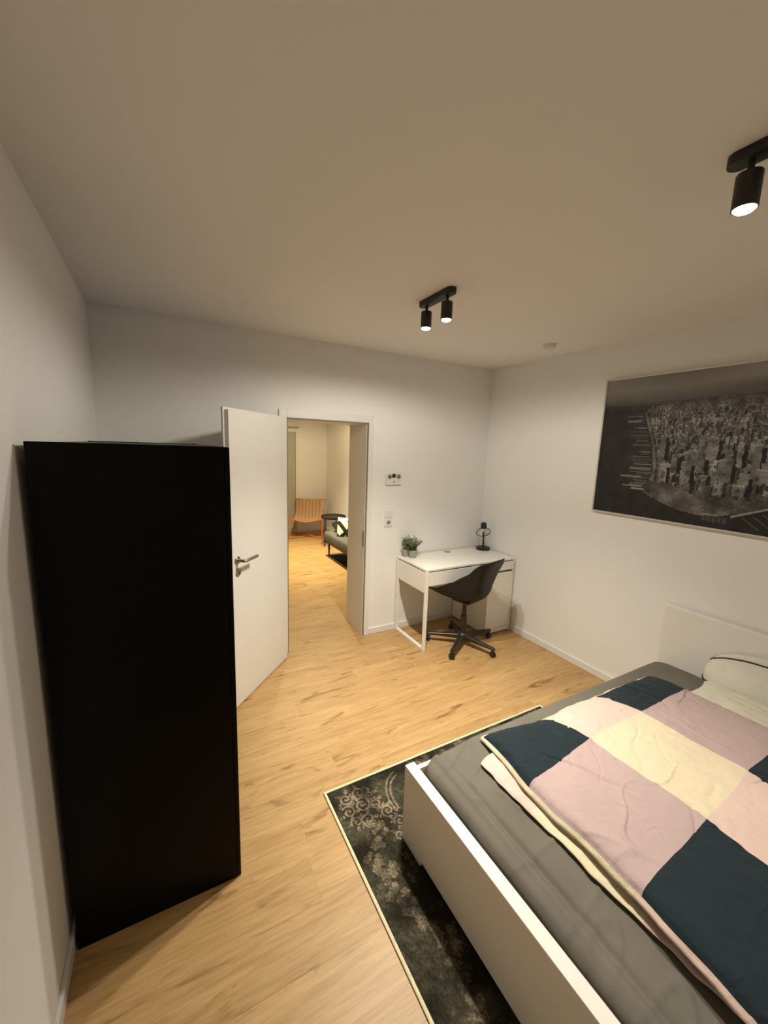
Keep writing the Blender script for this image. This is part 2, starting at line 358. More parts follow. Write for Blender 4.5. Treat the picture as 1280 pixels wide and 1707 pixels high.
# ------------------------------------------------------------------ lamps
def spotlight(x, ys, label, yc, gain=(1, 1, 120), col=LAMP_COL, zc=ZC):
    t = thing('ceiling_spotlight', label, 'lamp', (x, yc, zc), group='twin black ceiling spotlights')
    h = .30; wd = .028
    poly = []
    for s in (1, -1):
        for k in range(13):
            a = -PI/2 + PI*k/12 if s > 0 else PI/2 + PI*k/12
            # stadium along y
            poly.append((wd*math.sin(a)*1.0 if False else wd*math.cos(a + PI/2), s*(h/2-wd) + wd*math.sin(a + PI/2)))
    m = MB(); m.prism(poly, -.028, 0, .002); m.build('ceiling_bar', M_LAMP, t, True)
    for yy in ys:
        y = yy-yc
        MB().tube([(0, y, -.028), (0, y, -.066)], .008, 14).build('rod', M_LAMP, t, True)
        sh = MB().rings([[(r*math.cos(2*PI*k/32), y+r*math.sin(2*PI*k/32), z) for k in range(32)] for r, z in ((.010, -.060), (.0285, -.060), (.030, -.062), (.030, -.148), (.0275, -.148), (.0275, -.080), (.010, -.080))], cap=False, closed=True).build('lamp_shade', M_LAMP, t, True)
        MB().lathe([(.012, -.10), (.020, -.115), (.0255, -.140), (.0262, -.1435)], (0, y, 0), 28).build('bulb_body', M_REFL, sh, True)
        MB().lathe([(.0258, -.1437), (.0252, -.149), (.020, -.1535), (.010, -.1555)], (0, y, 0), 28).build('bulb_lens', M_BULB, sh, True)
        for nm, size, blend, watt in (('wide', 178, .30, LAMP_WIDE*gain[0]), ('beam', gain[2], 1.0, LAMP_BEAM*gain[1])):
            ldt = bpy.data.lights.new('bulb_light', 'SPOT'); ldt.energy = watt; ldt.color = col
            ldt.spot_size = math.radians(size); ldt.spot_blend = blend; ldt.shadow_soft_size = .028
            lo = bpy.data.objects.new('bulb_light', ldt); COL.objects.link(lo); lo.parent = sh; lo.location = (0, y, -.160)
    return t
spotlight(1.352, (2.007, 1.819), 'twin black ceiling spotlight hanging near the doorway', 1.913, GAIN_DOOR)
spotlight(1.432, (.597, .409), 'twin black ceiling spotlight above the bed at the right edge', .503, GAIN_BED)
spotlight(2.0, (5.90, 5.71), 'twin black ceiling spotlight in the next room above the floor', 5.805, GAIN_LIVING, LIVING_COL)

# smoke detector
t = thing('smoke_detector', 'small white round smoke detector on the ceiling by the corner', 'smoke detector', (2.652, 2.233, ZC))
MB().lathe([(.050, 0), (.050, -.008), (.046, -.011)], n=32).build('mount', M_PANEL, t, True)
MB().lathe([(.045, -.011), (.046, -.026), (.040, -.034), (.015, -.037)], n=32).build('cover', M_PANEL, t, True)

# ------------------------------------------------------------------ wardrobe
wx0, wx1, wy0, wy1, wh = -.338, .208, 1.487, 2.66, 1.76
t = thing('wardrobe', 'tall black-brown wardrobe standing against the left wall', 'wardrobe', ((wx0+wx1)/2, (wy0+wy1)/2, 0))
cx, cy = t.location.x, t.location.y
def WL(mb, p=None): bmesh.ops.translate(mb.bm, vec=(-cx, -cy, 0), verts=mb.bm.verts); return mb
WL(MB().box(wx0, wx1-.018, wy0, wy0+.016, 0, wh, .0012, 1)).build('side_panel', M_WARD, t)
WL(MB().box(wx0, wx1-.018, wy1-.016, wy1, 0, wh, .0012, 1)).build('side_panel', M_WARD, t)
WL(MB().box(wx0, wx1-.018, wy0+.0165, wy1-.0165, wh-.020, wh-.004, .001, 1)).build('top_panel', M_WARD, t)
WL(MB().box(wx0, wx1-.018, wy0+.0165, wy1-.0165, .05, .066)).build('bottom_panel', M_WARD, t)
WL(MB().box(wx0, wx0+.004, wy0+.0165, wy1-.0165, .066, wh-.021)).build('back_panel', M_WARD, t)
WL(MB().box(wx1-.06, wx1-.045, wy0+.0165, wy1-.0165, 0, .05)).build('plinth', M_WARD, t)
dw = (wy1-wy0)/3
for k in range(3):
    d = WL(MB().box(wx1-.017, wx1, wy0+k*dw+.001, wy0+(k+1)*dw-.001, .003, wh-.002, .0012, 1)).build('wardrobe_door', M_WARD, t)
    hy = wy0+(k+1)*dw-.04 if k < 2 else wy0+k*dw+.04
    WL(MB().lathe([(.006, 0), (.006, .012), (.012, .016), (.012, .022), (.008, .025)], n=16)).bm.free() if False else None
    kn = MB().tube([(wx1-.001, hy, .92), (wx1+.014, hy, .92), (wx1+.016, hy, .92), (wx1+.024, hy, .92)], [.006, .006, .012, .011], 14)
    WL(kn).build('knob', M_BLACK, d, True)

# ------------------------------------------------------------------ desk
dx1 = XR-.018; dx0 = dx1-1.05; dyb = YB-.016; dyf = dyb-.50
t = thing('desk', 'white desk with drawer and side cabinet in the room corner', 'desk', ((dx0+dx1)/2, (dyf+dyb)/2, 0))
cx, cy = t.location.x, t.location.y
WL(MB().box(dx0, dx1, dyf, dyb, .732, .75, .002)).build('desktop', M_DESK, t)
# left frame: closed loop of square tube
m = MB(); s = .028
m.box(dx0, dx0+s, dyf, dyf+s, 0, .7315, .004).box(dx0, dx0+s, dyb-s, dyb, 0, .7315, .004).box(dx0, dx0+s, dyf+s, dyb-s, 0, s, .004)
WL(m).build('leg_frame', M_DESKMET, t)
WL(MB().box(dx0+.002, dx0+.018, dyf+s, dyb-s, .535, .722, .001)).build('side_panel', M_DESK, t)
WL(MB().box(dx0+.020, dx0+.60, dyb-.03, dyb-.014, .595, .731)).build('back_panel', M_DESK, t)
cxl = dx0+.722                                              # cabinet left side
WL(MB().box(dx0+s, cxl, dyf+.06, dyb-.031, .59, .602)).build('drawer_bottom', M_DESK, t)
df = WL(MB().box(dx0+s+.002, cxl-.002, dyf+.001, dyf+.018, .600, .722, .0015)).build('drawer_front', M_DESK, t)
WL(MB().box(dx0+s+.02, cxl-.02, dyf+.012, dyf+.06, .612, .70)).build('drawer_box', M_DESK, df)
WL(MB().box(cxl, cxl+.016, dyf+.020, dyb, 0.012, .731, .001)).build('cabinet_side', M_DESK, t)
WL(MB().box(dx1-.016, dx1, dyf, dyb, 0.0, .731, .001)).build('cabinet_side', M_DESK, t)
WL(MB().box(cxl+.0165, dx1-.0165, dyb-.012, dyb-.006, .05, .73)).build('cabinet_back', M_DESK, t)
WL(MB().box(cxl+.0165, dx1-.0165, dyf+.020, dyb-.013, .045, .06)).build('cabinet_bottom', M_DESK, t)
WL(MB().box(cxl, dx1-.0165, dyf+.001, dyf+.016, 0.012, .054, .001)).build('kickboard', M_DESK, t)
WL(MB().box(cxl+.002, dx1-.018, dyf+.001, dyf+.018, .637, .722, .0015)).build('cabinet_drawer', M_DESK, t)
dg = WL(MB().box(cxl+.002, dx1-.018, dyf+.014, dyf+.0195, .618, .636)).build('handle_recess', M_BLACK, t); tag(dg, 'black finger groove')
WL(MB().box(cxl+.002, dx1-.018, dyf+.001, dyf+.018, .057, .617, .0015)).build('cabinet_door', M_DESK, t)
mm = MB().lathe([(.033, .7502), (.033, .752), (.027, .7525)], (2.50, 3.13, 0), 28); WL(mm).build('cable_cap', M_POTC, t, True)

# ------------------------------------------------------------------ swivel chair (origin on the floor under the column, +x = front)
t = thing('swivel_chair', 'black shell swivel chair on castors in front of the white desk', 'chair', (2.362, 2.664, 0), math.radians(104))
R0 = math.radians(104)
def shell_pt(u, v):
    # u 0..1 front -> seat -> back top ; v -1..1 across, centre line and rim line are separate curves
    prof = [(.262, .487), (.240, .472), (.17, .455), (.06, .447), (-.06, .450), (-.145, .468), (-.200, .525), (-.222, .61), (-.248, .71), (-.288, .81), (-.318, .878)]
    rim = [(.300, .503), (.275, .512), (.210, .530), (.140, .556), (.060, .598), (-.010, .648), (-.075, .698), (-.140, .742), (-.196, .800), (-.250, .846), (-.292, .866)]
    wid = [.150, .172, .186, .192, .190, .180, .164, .158, .170, .162, .098]
    n = len(prof)-1; f = u*n; i = min(int(f), n-1); q = f-i
    def cr(a):
        p0, p1, p2, p3 = a[max(i-1, 0)], a[i], a[i+1], a[min(i+2, n)]
        return .5*((2*p1)+(-p0+p2)*q+(2*p0-5*p1+4*p2-p3)*q*q+(-p0+3*p1-3*p2+p3)*q**3)
    x, z = cr([p[0] for p in prof]), cr([p[1] for p in prof]); xr, zr = cr([p[0] for p in rim]), cr([p[1] for p in rim]); wd = cr(wid)
    av = abs(v); sgn = 1 if v >= 0 else -1
    a = av*PI/2
    k = (1-math.cos(a))**1.35; yy = wd*math.sin(a)**.92 if av > 0 else 0
    yy += .014*max(0, av-.86)/.14                               # rolled lip
    return Vector((x+(xr-x)*k, sgn*yy, z+(zr-z)*k))
NU, NV = 44, 32
vs, fs = [], []
for i in range(NU+1):
    for j in range(NV+1): vs.append(shell_pt(i/NU, -1+2*j/NV))
for i in range(NU):
    for j in range(NV):
        a = i*(NV+1)+j; fs.append((a, a+1, a+NV+2, a+NV+1))
sh = pydata('seat_shell', vs, fs, M_SHELL, t, True)
md = sh.modifiers.new('thick', 'SOLIDIFY'); md.thickness = .009; md.offset = 0
md = sh.modifiers.new('sub', 'SUBSURF'); md.levels = 1; md.render_levels = 1
MB().box(-.09, .09, -.075, .075, .418, .440, .008).build('seat_plate', M_BLACK, t)
MB().lathe([(.020, .27), (.020, .42)], n=20).build('gas_spring', M_GUN, t, True)
MB().lathe([(.027, .09), (.026, .285), (.022, .29)], n=20).build('column_sleeve', M_GUN, t, True)
MB().lathe([(.045, .055), (.050, .07), (.046, .105), (.030, .118)], n=24).build('hub', M_GUN, t, True)
for k in range(5):
    a = math.radians(-2+72*k)-R0; c, s = math.cos(a), math.sin(a)
    def pr(r, q, z): return (r*c-q*s, r*s+q*c, z)
    rr = []
    for r, hw, z0, z1 in ((.03, .026, .060, .103), (.12, .023, .064, .100), (.22, .019, .066, .092), (.315, .016, .067, .086), (.332, .012, .068, .083)):
        rr.append([pr(r, -hw, z0), pr(r, hw, z0), pr(r, hw, z1-.006), pr(r, hw*.7, z1), pr(r, -hw*.7, z1), pr(r, -hw, z1-.006)])
    lg = MB().rings(rr).build('leg', M_GUN, t)
    ca = MB().tube([pr(.315, 0, .068), pr(.315, 0, .045)], .008, 10)
    tang = math.radians(40*k)
    for sgn in (-1, 1):
        o = Vector(pr(.315, 0, .0255)) + Vector((-math.sin(a+tang), math.cos(a+tang), 0))*(.010*sgn)
        dv = Vector((-math.sin(a+tang), math.cos(a+tang), 0))
        ca.tube([o-dv*.008, o-dv*.006, o+dv*.006, o+dv*.008], [.020, .0255, .0255, .020], 18)
    ca.box(-.017, .017, -.004, .004, .036, .054, .003, rot=Matrix.Translation((pr(.315, 0, 0)[0], pr(.315, 0, 0)[1], 0)) @ Matrix.Rotation(a+tang, 4, 'Z'))
    ca.build('castor', M_BLACK, lg, True)

# ------------------------------------------------------------------ things on the desk
def leaf_mesh(L_, W_):
    return [(0, 0, 0), (L_*.35, W_, .12*L_), (L_*.7, W_*.8, .1*L_), (L_, 0, -.05*L_), (L_*.7, -W_*.8, .1*L_), (L_*.35, -W_, .12*L_)]
def plant(name, label, loc, r, h, fh, nst, mat, spread, seed, upright=False):
    rnd = random.Random(seed)
    t = thing(name, label, 'potted plant', loc, group='little potted plants on the desk')
    MB().rings([[(q*math.cos(2*PI*k/28), q*math.sin(2*PI*k/28), z) for k in range(28)] for q, z in ((.001, 0), (r*.80, 0), (r*.90, .006), (r, h*.95), (r, h), (r*.92, h), (r*.90, h*.86), (.001, h*.86))], cap=False).build('pot', M_POTC, t, True)
    MB().lathe([(r*.905, h*.84), (r*.905, h*.875), (.002, h*.89)], n=20).build('soil', M_SOIL, t, True)
    vs, fs = [], []; st = MB()
    for i in range(nst):
        a = rnd.uniform(0, 2*PI); el = rnd.uniform(.2, 1.0); reach = spread*rnd.uniform(.25, 1)*(.35 if upright else 1)
        p0 = Vector((.5*r*math.cos(a), .5*r*math.sin(a), h*.87)); top = fh*rnd.uniform(.55, 1)*(1-.35*reach/spread if not upright else 1)
        pts = [p0 + Vector((math.cos(a)*reach*q**1.4, math.sin(a)*reach*q**1.4, top*(q-.22*q*q)*1.25)) for q in (0, .25, .5, .75, 1)]
        st.tube(pts, .0011, 4)
        for q in range(2, 26):
            f = q/25; k = min(int(f*4), 3); p = pts[k].lerp(pts[k+1], f*4-k)
            yaw = rnd.uniform(0, 2*PI); pit = rnd.uniform(-.3, 1.0) if not upright else rnd.uniform(.6, 1.3)
            Ll = rnd.uniform(.010, .019); Mx = Matrix.Translation(p) @ Matrix.Rotation(yaw, 4, 'Z') @ Matrix.Rotation(-pit, 4, 'Y')
            b = len(vs); vs += [Mx @ Vector(c) for c in leaf_mesh(Ll, Ll*(.3 if not upright else .16))]
            fs += [(b, b+1, b+2, b+3), (b, b+3, b+4, b+5)]
    st.build('stems', mat, t)
    lo = pydata('foliage', vs, fs, mat, t); lo['kind'] = 'stuff'
    return t
plant('potted_plant', 'bushy dark green potted plant in a grey pot on the desk corner', (2.055, 3.095, .75), .040, .075, .165, 40, M_LEAF, .10, 3)
plant('potted_plant', 'slim pale green potted plant behind the bushy one by the wall', (2.014, 3.160, .75), .033, .070, .125, 16, M_LEAF2, .06, 8, True)
# small black desk lamp with ring
t = thing('desk_lamp', 'small black ring lamp with round head standing on the desk by the wall', 'lamp', (2.925, 3.075, .75), math.radians(0))
MB().lathe([(.068, 0), (.072, .004), (.072, .022), (.066, .028), (.012, .030)], n=36).build('base', M_BLACK, t, True)
MB().tube([(0, 0, .028), (-.006, -.002, .12), (-.012, -.004, .19)], .0095, 12).build('post', M_BLACK, t, True)
rc = Vector((-.022, -.012, .19)); path = []
for k in range(40):
    a = 2*PI*k/40; path.append((rc.x+.068*math.cos(a)*.82, rc.y+.068*math.cos(a)*-.57 - .020*math.sin(a), rc.z+.048*math.sin(a)))
MB().tube(path, .0042, 8, closed=True).build('ring', M_BLACK, t, True)
MB().tube([(rc.x, rc.y, rc.z+.040), (rc.x-.001, rc.y, rc.z+.055), (rc.x-.002, rc.y, rc.z+.085), (rc.x-.002, rc.y, rc.z+.100), (rc.x-.002, rc.y, rc.z+.106)], [.026, .031, .031, .022, .008], 24).build('lamp_head', M_BLACK, t, True)
MB().tube([(rc.x, rc.y, rc.z+.036), (rc.x, rc.y, rc.z+.0405)], .022, 20).build('lens', M_GREYPL, t, True)
MB().tube([(.03, .03, .012), (.055, .055, .03), (.06, .08, .012), (.04, .1, .004), (-.02, .11, .004)], .0025, 6).build('cable', M_BLACK, t, True)

# ------------------------------------------------------------------ wall devices
t = thing('thermostat', 'white wall control panel with black display and two dark knobs', 'thermostat', (1.875, YB, 1.492))
MB().box(-.080, .080, -.020, 0, -.056, .056, .006).build('housing', M_PANEL, t)
MB().box(-.020, .018, -.0215, -.0195, .012, .046, .001).build('display', M_BLACK, t)
for x in (-.046, .050): MB().tube([(x, -.020, .022), (x, -.026, .022), (x, -.028, .022)], [.019, .019, .016], 22).build('knob', M_GREYPL, t, True)
MB().tube([(0, -.0195, -.026), (0, -.0215, -.026)], .007, 14).build('button', M_GREYPL, t, True)
t = thing('wall_socket', 'white double plate with light switch above a power socket', 'socket', (1.84, YB, 1.12))
MB().box(-.042, .042, -.009, 0, -.079, .079, .004).build('cover_plate', M_PANEL, t)
MB().box(-.028, .028, -.013, -.0095, .012, .066, .002).build('switch_rocker', M_PANEL, t)
m = MB().rings([[(r*math.cos(2*PI*k/28), yy, -.039+r*math.sin(2*PI*k/28)) for k in range(28)] for r, yy in ((.027, -.0095), (.027, -.0125), (.0205, -.0125), (.0195, -.0098))], cap=False, closed=True); m.build('socket_ring', M_PANEL, t, True)
MB().rings([[(r*math.cos(2*PI*k/28), yy, -.039+r*math.sin(2*PI*k/28)) for k in range(28)] for r, yy in ((.0192, -.0092), (.0192, -.0096))]).build('socket_well', M_HOLE, t)
for x in (-.0095, .0095): MB().tube([(x, -.0094, -.039), (x, -.0102, -.039)], .003, 10).build('pin_hole', M_BLACK, t)

# ------------------------------------------------------------------ framed print
PY0, PZ0, PW_, PH_ = 1.955, 1.335, 1.40, 1.00
t = thing('picture', 'large framed black and white aerial city print on the right wall', 'picture', (XR, PY0-PW_/2, PZ0))
cx, cy = t.location.x, t.location.y
def WP(mb): bmesh.ops.translate(mb.bm, vec=(-cx, -cy, 0), verts=mb.bm.verts); return mb
fx0, fx1, fwid = XR-.028, XR-.002, .011
WP(MB().box(fx0, fx1, PY0-PW_, PY0, PZ0, PZ0+fwid, .001)).build('frame_rail', M_PFRAME, t)
WP(MB().box(fx0, fx1, PY0-PW_, PY0, PZ0+PH_-fwid, PZ0+PH_, .001)).build('frame_rail', M_PFRAME, t)
WP(MB().box(fx0, fx1, PY0-fwid, PY0, PZ0+fwid, PZ0+PH_-fwid, .001)).build('frame_rail', M_PFRAME, t)
WP(MB().box(fx0, fx1, PY0-PW_, PY0-PW_+fwid, PZ0+fwid, PZ0+PH_-fwid, .001)).build('frame_rail', M_PFRAME, t)
def paint_city(W_, H_):
    rs = np.random.RandomState(11); S = W_/1.378                   # px per metre
    img = np.zeros((H_, W_)); yy, xx = np.mgrid[0:H_, 0:W_]; u, v = xx/S, yy/S
    def nz(cell, seed, ax=1, ay=1):
        r = np.random.RandomState(seed); gw, gh = int(W_*ax/cell)+3, int(H_*ay/cell)+3; g = r.rand(gh, gw)
        X, Y = xx*ax/cell, yy*ay/cell; i, j = X.astype(int), Y.astype(int); a, b = X-i, Y-j
        a = a*a*(3-2*a); b = b*b*(3-2*b)
        return (g[j, i]*(1-a)+g[j, i+1]*a)*(1-b)+(g[j+1, i]*(1-a)+g[j+1, i+1]*a)*b
    img[:] = .018 + .012*nz(18, 1)
    sky = np.clip(1-v/.20, 0, 1); band = nz(40, 2, .25, 2.2)
    img += np.clip(sky*1.6, 0, 1)*(.09+.17*band+.10*sky) + np.clip(1-np.abs(v-.19)/.07, 0, 1)*.03*nz(30, 3, .3, 2)
    # land: everything right of the coast and above the shore curve
    coast_u = np.interp(v, [.15, .2, .25, .475, .67, .772, .80], [.62, .36, .30, .375, .40, .352, .356])
    shore_v = np.interp(u, [.35, .45, .532, .62, .717, .80, .86, .96, 1.05, 1.4], [.80, .845, .878, .90, .91, .905, .885, .85, .80, .66])
    horizon = np.interp(u, [.3, .5, .71, .96, 1.4], [.22, .185, .172, .165, .15])
    land = (u > coast_u) & (v < shore_v) & (v > horizon)
    base = .035+.05*nz(5, 4)+.05*nz(2.2, 5)
    img[land] = base[land]
    # far city speckle
    far = land & (v < .42); sp_ = np.clip(nz(2.4, 6)*1.5-.72, 0, 1)*.34*np.clip((v-.16)/.1, .25, 1); img[far] += sp_[far]
    def rect(x0, y0, x1, y1, c, var=.02):
        a, b, cc, d = [int(round(q*S)) for q in (x0, x1, y0, y1)]
        a, cc, b, d = max(a, 0), max(cc, 0), min(b, W_), min(d, H_)
        if b > a and d > cc: img[cc:d, a:b] = c + var*(rs.rand(d-cc, b-a)-.5)
    # piers on the left coast
    for k in range(46):
        py = .255 + .52*k/46 + rs.uniform(-.004, .004); ln = rs.uniform(.07, .19)*(.6+.4*(py-.2)/.5); cu = np.interp(py, [.25, .475, .67, .77], [.30, .375, .40, .36])
        rect(cu-ln, py, cu-rs.uniform(0, .02), py+rs.uniform(.002, .006), rs.choice([.06, .09, .13, .2]), .05)
    rect(.205, .758, .345, .765, .30); rect(.27, .775, .36, .786, .26); rect(.18, .69, .33, .70, .22, .2); rect(.19, .30, .285, .312, .15)
    # coast road
    for k in range(300):
        q = k/299; vv = .25+.46*q; uu = np.interp(vv, [.25, .36, .475, .6, .71], [.305, .345, .385, .41, .405]); rect(uu-.006, vv, uu+.006, vv+.004, .13, .03); rect(uu+.012, vv, uu+.019, vv+.004, .03)
    # mid city blocks, drawn from far to near
    bl = []
    for k in range(1100):
        vv = .24+.62*rs.rand()**.9; lo_ = np.interp(vv, [.24, .5, .7, .8], [.32, .40, .43, .62]); uu = lo_+(1.38-lo_)*rs.rand()
        sv = np.interp(uu, [.35, .532, .717, .86, 1.05, 1.4], [.78, .80, .80, .82, .77, .62])
        if vv < sv-.02: bl.append((vv, uu))
    bl.sort()
    for vv, uu in bl:
        q = (vv-.2)/.6; wd = rs.uniform(.010, .028)*(.5+1.0*q); hh = rs.uniform(.010, .05)*(.3+1.9*q)
        if rs.rand() < .07: hh *= 1.9
        lt = rs.uniform(.07, .23); dk = rs.uniform(.012, .035)
        rect(uu, vv-hh, uu+wd, vv, lt, .05); rect(uu+wd, vv-hh*.93, uu+wd*1.55, vv+.004, dk, .01)
        rect(uu, vv-hh, uu+wd, vv-hh+.006, min(.34, lt*1.5), .04)
        if q > .3:
            rect(uu+wd*rs.uniform(0, .6), vv-hh*rs.uniform(.3, .9), uu+wd*rs.uniform(.6, 1), vv-hh*rs.uniform(0, .3), lt*rs.uniform(.3, .8), .04)
    # the park point and its paths
    pk = (u > .40) & (v > .735+.10*np.clip(u-.42, 0, 1)*.4) & (v < shore_v) & (u < .40+ (v-.70)*2.3+.06)
    img[pk] = (.085+.05*nz(4, 8)+.03*nz(2, 9))[pk]
    el = (((u-.465)/.036)**2+((v-.80)/.014)**2); img[(el < 1) & (el > .55)] = .19; img[el <= .55] = .11
    edge = land & (np.abs(v-shore_v) < .012) & (u < .86); img[edge] = .12+.05*nz(3, 10)[edge]
    # named towers at the front
    for (a, b, c, d, lt) in ((.425, .40, .462, .60, .15), (.44, .595, .492, .727, .20), (.51, .53, .548, .66, .14), (.575, .575, .632, .716, .19), (.60, .50, .665, .60, .15), (.655, .44, .70, .63, .13), (.70, .42, .76, .56, .17), (.775, .55, .845, .69, .12), (.855, .45, .885, .60, .20), (.885, .63, .93, .74, .19), (.93, .46, .97, .66, .15), (.955, .60, 1.02, .69, .18), (.86, .70, .92, .77, .17)):
        rect(a, b, c, d, lt, .04); rect(c, b+.02, c+.022, d, .014, .006); rect(a, b, c, b+.008, lt*1.6, .03); rect(a+(c-a)*.3, b-.03, a+(c-a)*.7, b, lt, .03)
        for q_ in range(5): x_, y_ = rs.uniform(a, c), rs.uniform(b, d); rect(x_, y_, min(c, x_+.02), min(d, y_+rs.uniform(.01, .05)), lt*rs.uniform(.35, 1.25), .05)
    rect(.70, .300, .76, .325, .20, .05)
    # avenues
    for (a, b, c, d) in ((.36, .28, .56, .58), (.42, .26, .62, .50), (.88, .24, .90, .50), (1.0, .22, 1.08, .45)):
        for k in range(260): q = k/259; rect(a+(c-a)*q, b+(d-b)*q, a+(c-a)*q+.005*(.5+q), b+(d-b)*q+.004, .035, .03) if rs.rand() < .75 else None
    # docks at the lower right and the ferry slips
    for k in range(240): q = k/239; rect(.875+.5*q, .888-.215*q, .875+.5*q+.006, .900-.215*q, .21+.1*rs.rand(), .08)
    rect(.72, .893, .81, .903, .30, .08)
    for k in range(9): rect(.735+.014*k, .91, .740+.014*k, .935+.01*rs.rand(), .12, .06)
    for k in range(14):
        for q in range(30): rect(.93+.045*k+.0028*q, .89-.016*k+.0021*q, .93+.045*k+.0028*q+.005, .89-.016*k+.0021*q+.003, .10+.05*rs.rand(), .04)
    fog = np.clip((.46-v)/.30, 0, 1)*land
    img = img*(1-.35*fog)+.075*.35*fog
    img[land] *= (.45+.9*nz(14, 21)*(.6+.8*nz(3.2, 22)))[land]
    wx_ = np.clip(np.round(xx+(nz(5, 31)-.5)*3), 0, W_-1).astype(int); wy_ = np.clip(np.round(yy+(nz(5, 32)-.5)*3), 0, H_-1).astype(int)
    img = np.where(land & (u > .42), img[wy_, wx_], img)
    return np.clip(img, .004, .6)
def colour_grid(name, ox, xs, ys, cols, mat, parent, to3d):
    nx, ny = len(xs), len(ys)
    verts = [to3d(x, y) for y in ys for x in xs]
    idx = np.arange(nx*ny).reshape(ny, nx)
    fc = np.stack([idx[:-1, :-1], idx[:-1, 1:], idx[1:, 1:], idx[1:, :-1]], -1).reshape(-1, 4)
    o = pydata(name, verts, fc.tolist(), mat, parent)
    ca = o.data.color_attributes.new('print', 'FLOAT_COLOR', 'POINT')
    ca.data.foreach_set('color', np.concatenate([cols.reshape(-1, 3), np.ones((nx*ny, 1))], 1).astype(np.float32).ravel())
    return o
GW, GH = 441, 314
im = paint_city(GW, GH)
cols = np.stack([im*1.0, im*.97, im*.90], -1)
xs = np.linspace(0, PW_-2*fwid, GW); ys = np.linspace(0, PH_-2*fwid, GH)
colour_grid('print', 0, xs, ys, cols, M_PRINT, t, lambda a, b: (XR-.021-cx, PY0-fwid-a-cy, PZ0+PH_-fwid-b-PZ0+0 if False else PZ0+PH_-fwid-b))
WP(MB().box(XR-.0205, XR-.006, PY0-PW_+fwid, PY0-fwid, PZ0+fwid, PZ0+PH_-fwid)).build('canvas_backing', M_BLACK, t)
for ch in t.children: ch.location.z = -PZ0

# ------------------------------------------------------------------ rug
RX0, RX1, RY0, RY1 = .648, 2.272, -.60, 1.706
t = thing('rug', 'dark vintage patterned rug with cream edging under the bed', 'rug', ((RX0+RX1)/2, (RY0+RY1)/2, 0))
cx, cy = t.location.x, t.location.y
bw = .013
xs = np.concatenate([np.arange(0, .42, .0035), np.arange(.42, RX1-RX0-2*bw, .012)]); xs = np.append(xs, RX1-RX0-2*bw)
ys = np.concatenate([np.arange(0, 1.25, .0035), np.arange(1.25, RY1-RY0-2*bw, .012)]); ys = np.append(ys, RY1-RY0-2*bw)
AX, BY = np.meshgrid(xs, ys)
def vnoise(X, Y, s, seed):
    r = np.random.RandomState(seed); g = r.rand(900, 900); X, Y = X/s, Y/s; i, j = X.astype(int) % 898, Y.astype(int) % 898; a, b = X-np.floor(X), Y-np.floor(Y)
    a = a*a*(3-2*a); b = b*b*(3-2*b)
    return (g[j, i]*(1-a)+g[j, i+1]*a)*(1-b)+(g[j+1, i]*(1-a)+g[j+1, i+1]*a)*b
n1 = vnoise(AX, BY, .09, 1); n2 = vnoise(AX, BY, .022, 2); n3 = vnoise(AX, BY, .006, 3)
n4 = vnoise(AX*2.2, BY, .010, 9)
gr = .014 + .085*np.clip(n1*1.5-.35, 0, 1)*(.25+.75*n2)*(.45+n3)*(.6+.7*n4) + .016*n3*n4
orn = np.zeros_like(gr)
def stroke(pts, wdt, val):
    global orn
    P = np.array(pts)
    for k in range(len(P)-1):
        a, b = P[k], P[k+1]; d = b-a; l2 = max(d@d, 1e-12)
        x0, x1 = min(a[0], b[0])-.02, max(a[0], b[0])+.02; y0, y1 = min(a[1], b[1])-.02, max(a[1], b[1])+.02
        i0, i1 = np.searchsorted(xs, (x0, x1)); j0, j1 = np.searchsorted(ys, (y0, y1))
        if i1 <= i0 or j1 <= j0: continue
        X, Y = AX[j0:j1, i0:i1], BY[j0:j1, i0:i1]
        q = np.clip(((X-a[0])*d[0]+(Y-a[1])*d[1])/l2, 0, 1); ds = np.hypot(X-a[0]-q*d[0], Y-a[1]-q*d[1])
        orn[j0:j1, i0:i1] = np.maximum(orn[j0:j1, i0:i1], val*np.clip((wdt-ds)/.003+.5, 0, 1))
def spiral(c, r, turns, a0, wdt=.004, val=1, sg=1):
    stroke([(c[0]+r*(1-.85*k/40)*math.cos(a0+sg*2*PI*turns*k/40), c[1]+r*(1-.85*k/40)*math.sin(a0+sg*2*PI*turns*k/40)) for k in range(41)], wdt, val)
rr_ = random.Random(5)
def flower(c, r, n=6, val=.8):
    a0 = rr_.uniform(0, 6)
    for k in range(n):
        a = a0+2*PI*k/n; p = (c[0]+r*.62*math.cos(a), c[1]+r*.62*math.sin(a))
        stroke([(p[0]+r*.3*math.cos(a+1.4), p[1]+r*.3*math.sin(a+1.4)), (c[0]+r*math.cos(a), c[1]+r*math.sin(a)), (p[0]+r*.3*math.cos(a-1.4), p[1]+r*.3*math.sin(a-1.4)), (c[0]+r*.25*math.cos(a), c[1]+r*.25*math.sin(a))], .0026, val)
    stroke([c, (c[0]+.001, c[1])], r*.22, val)
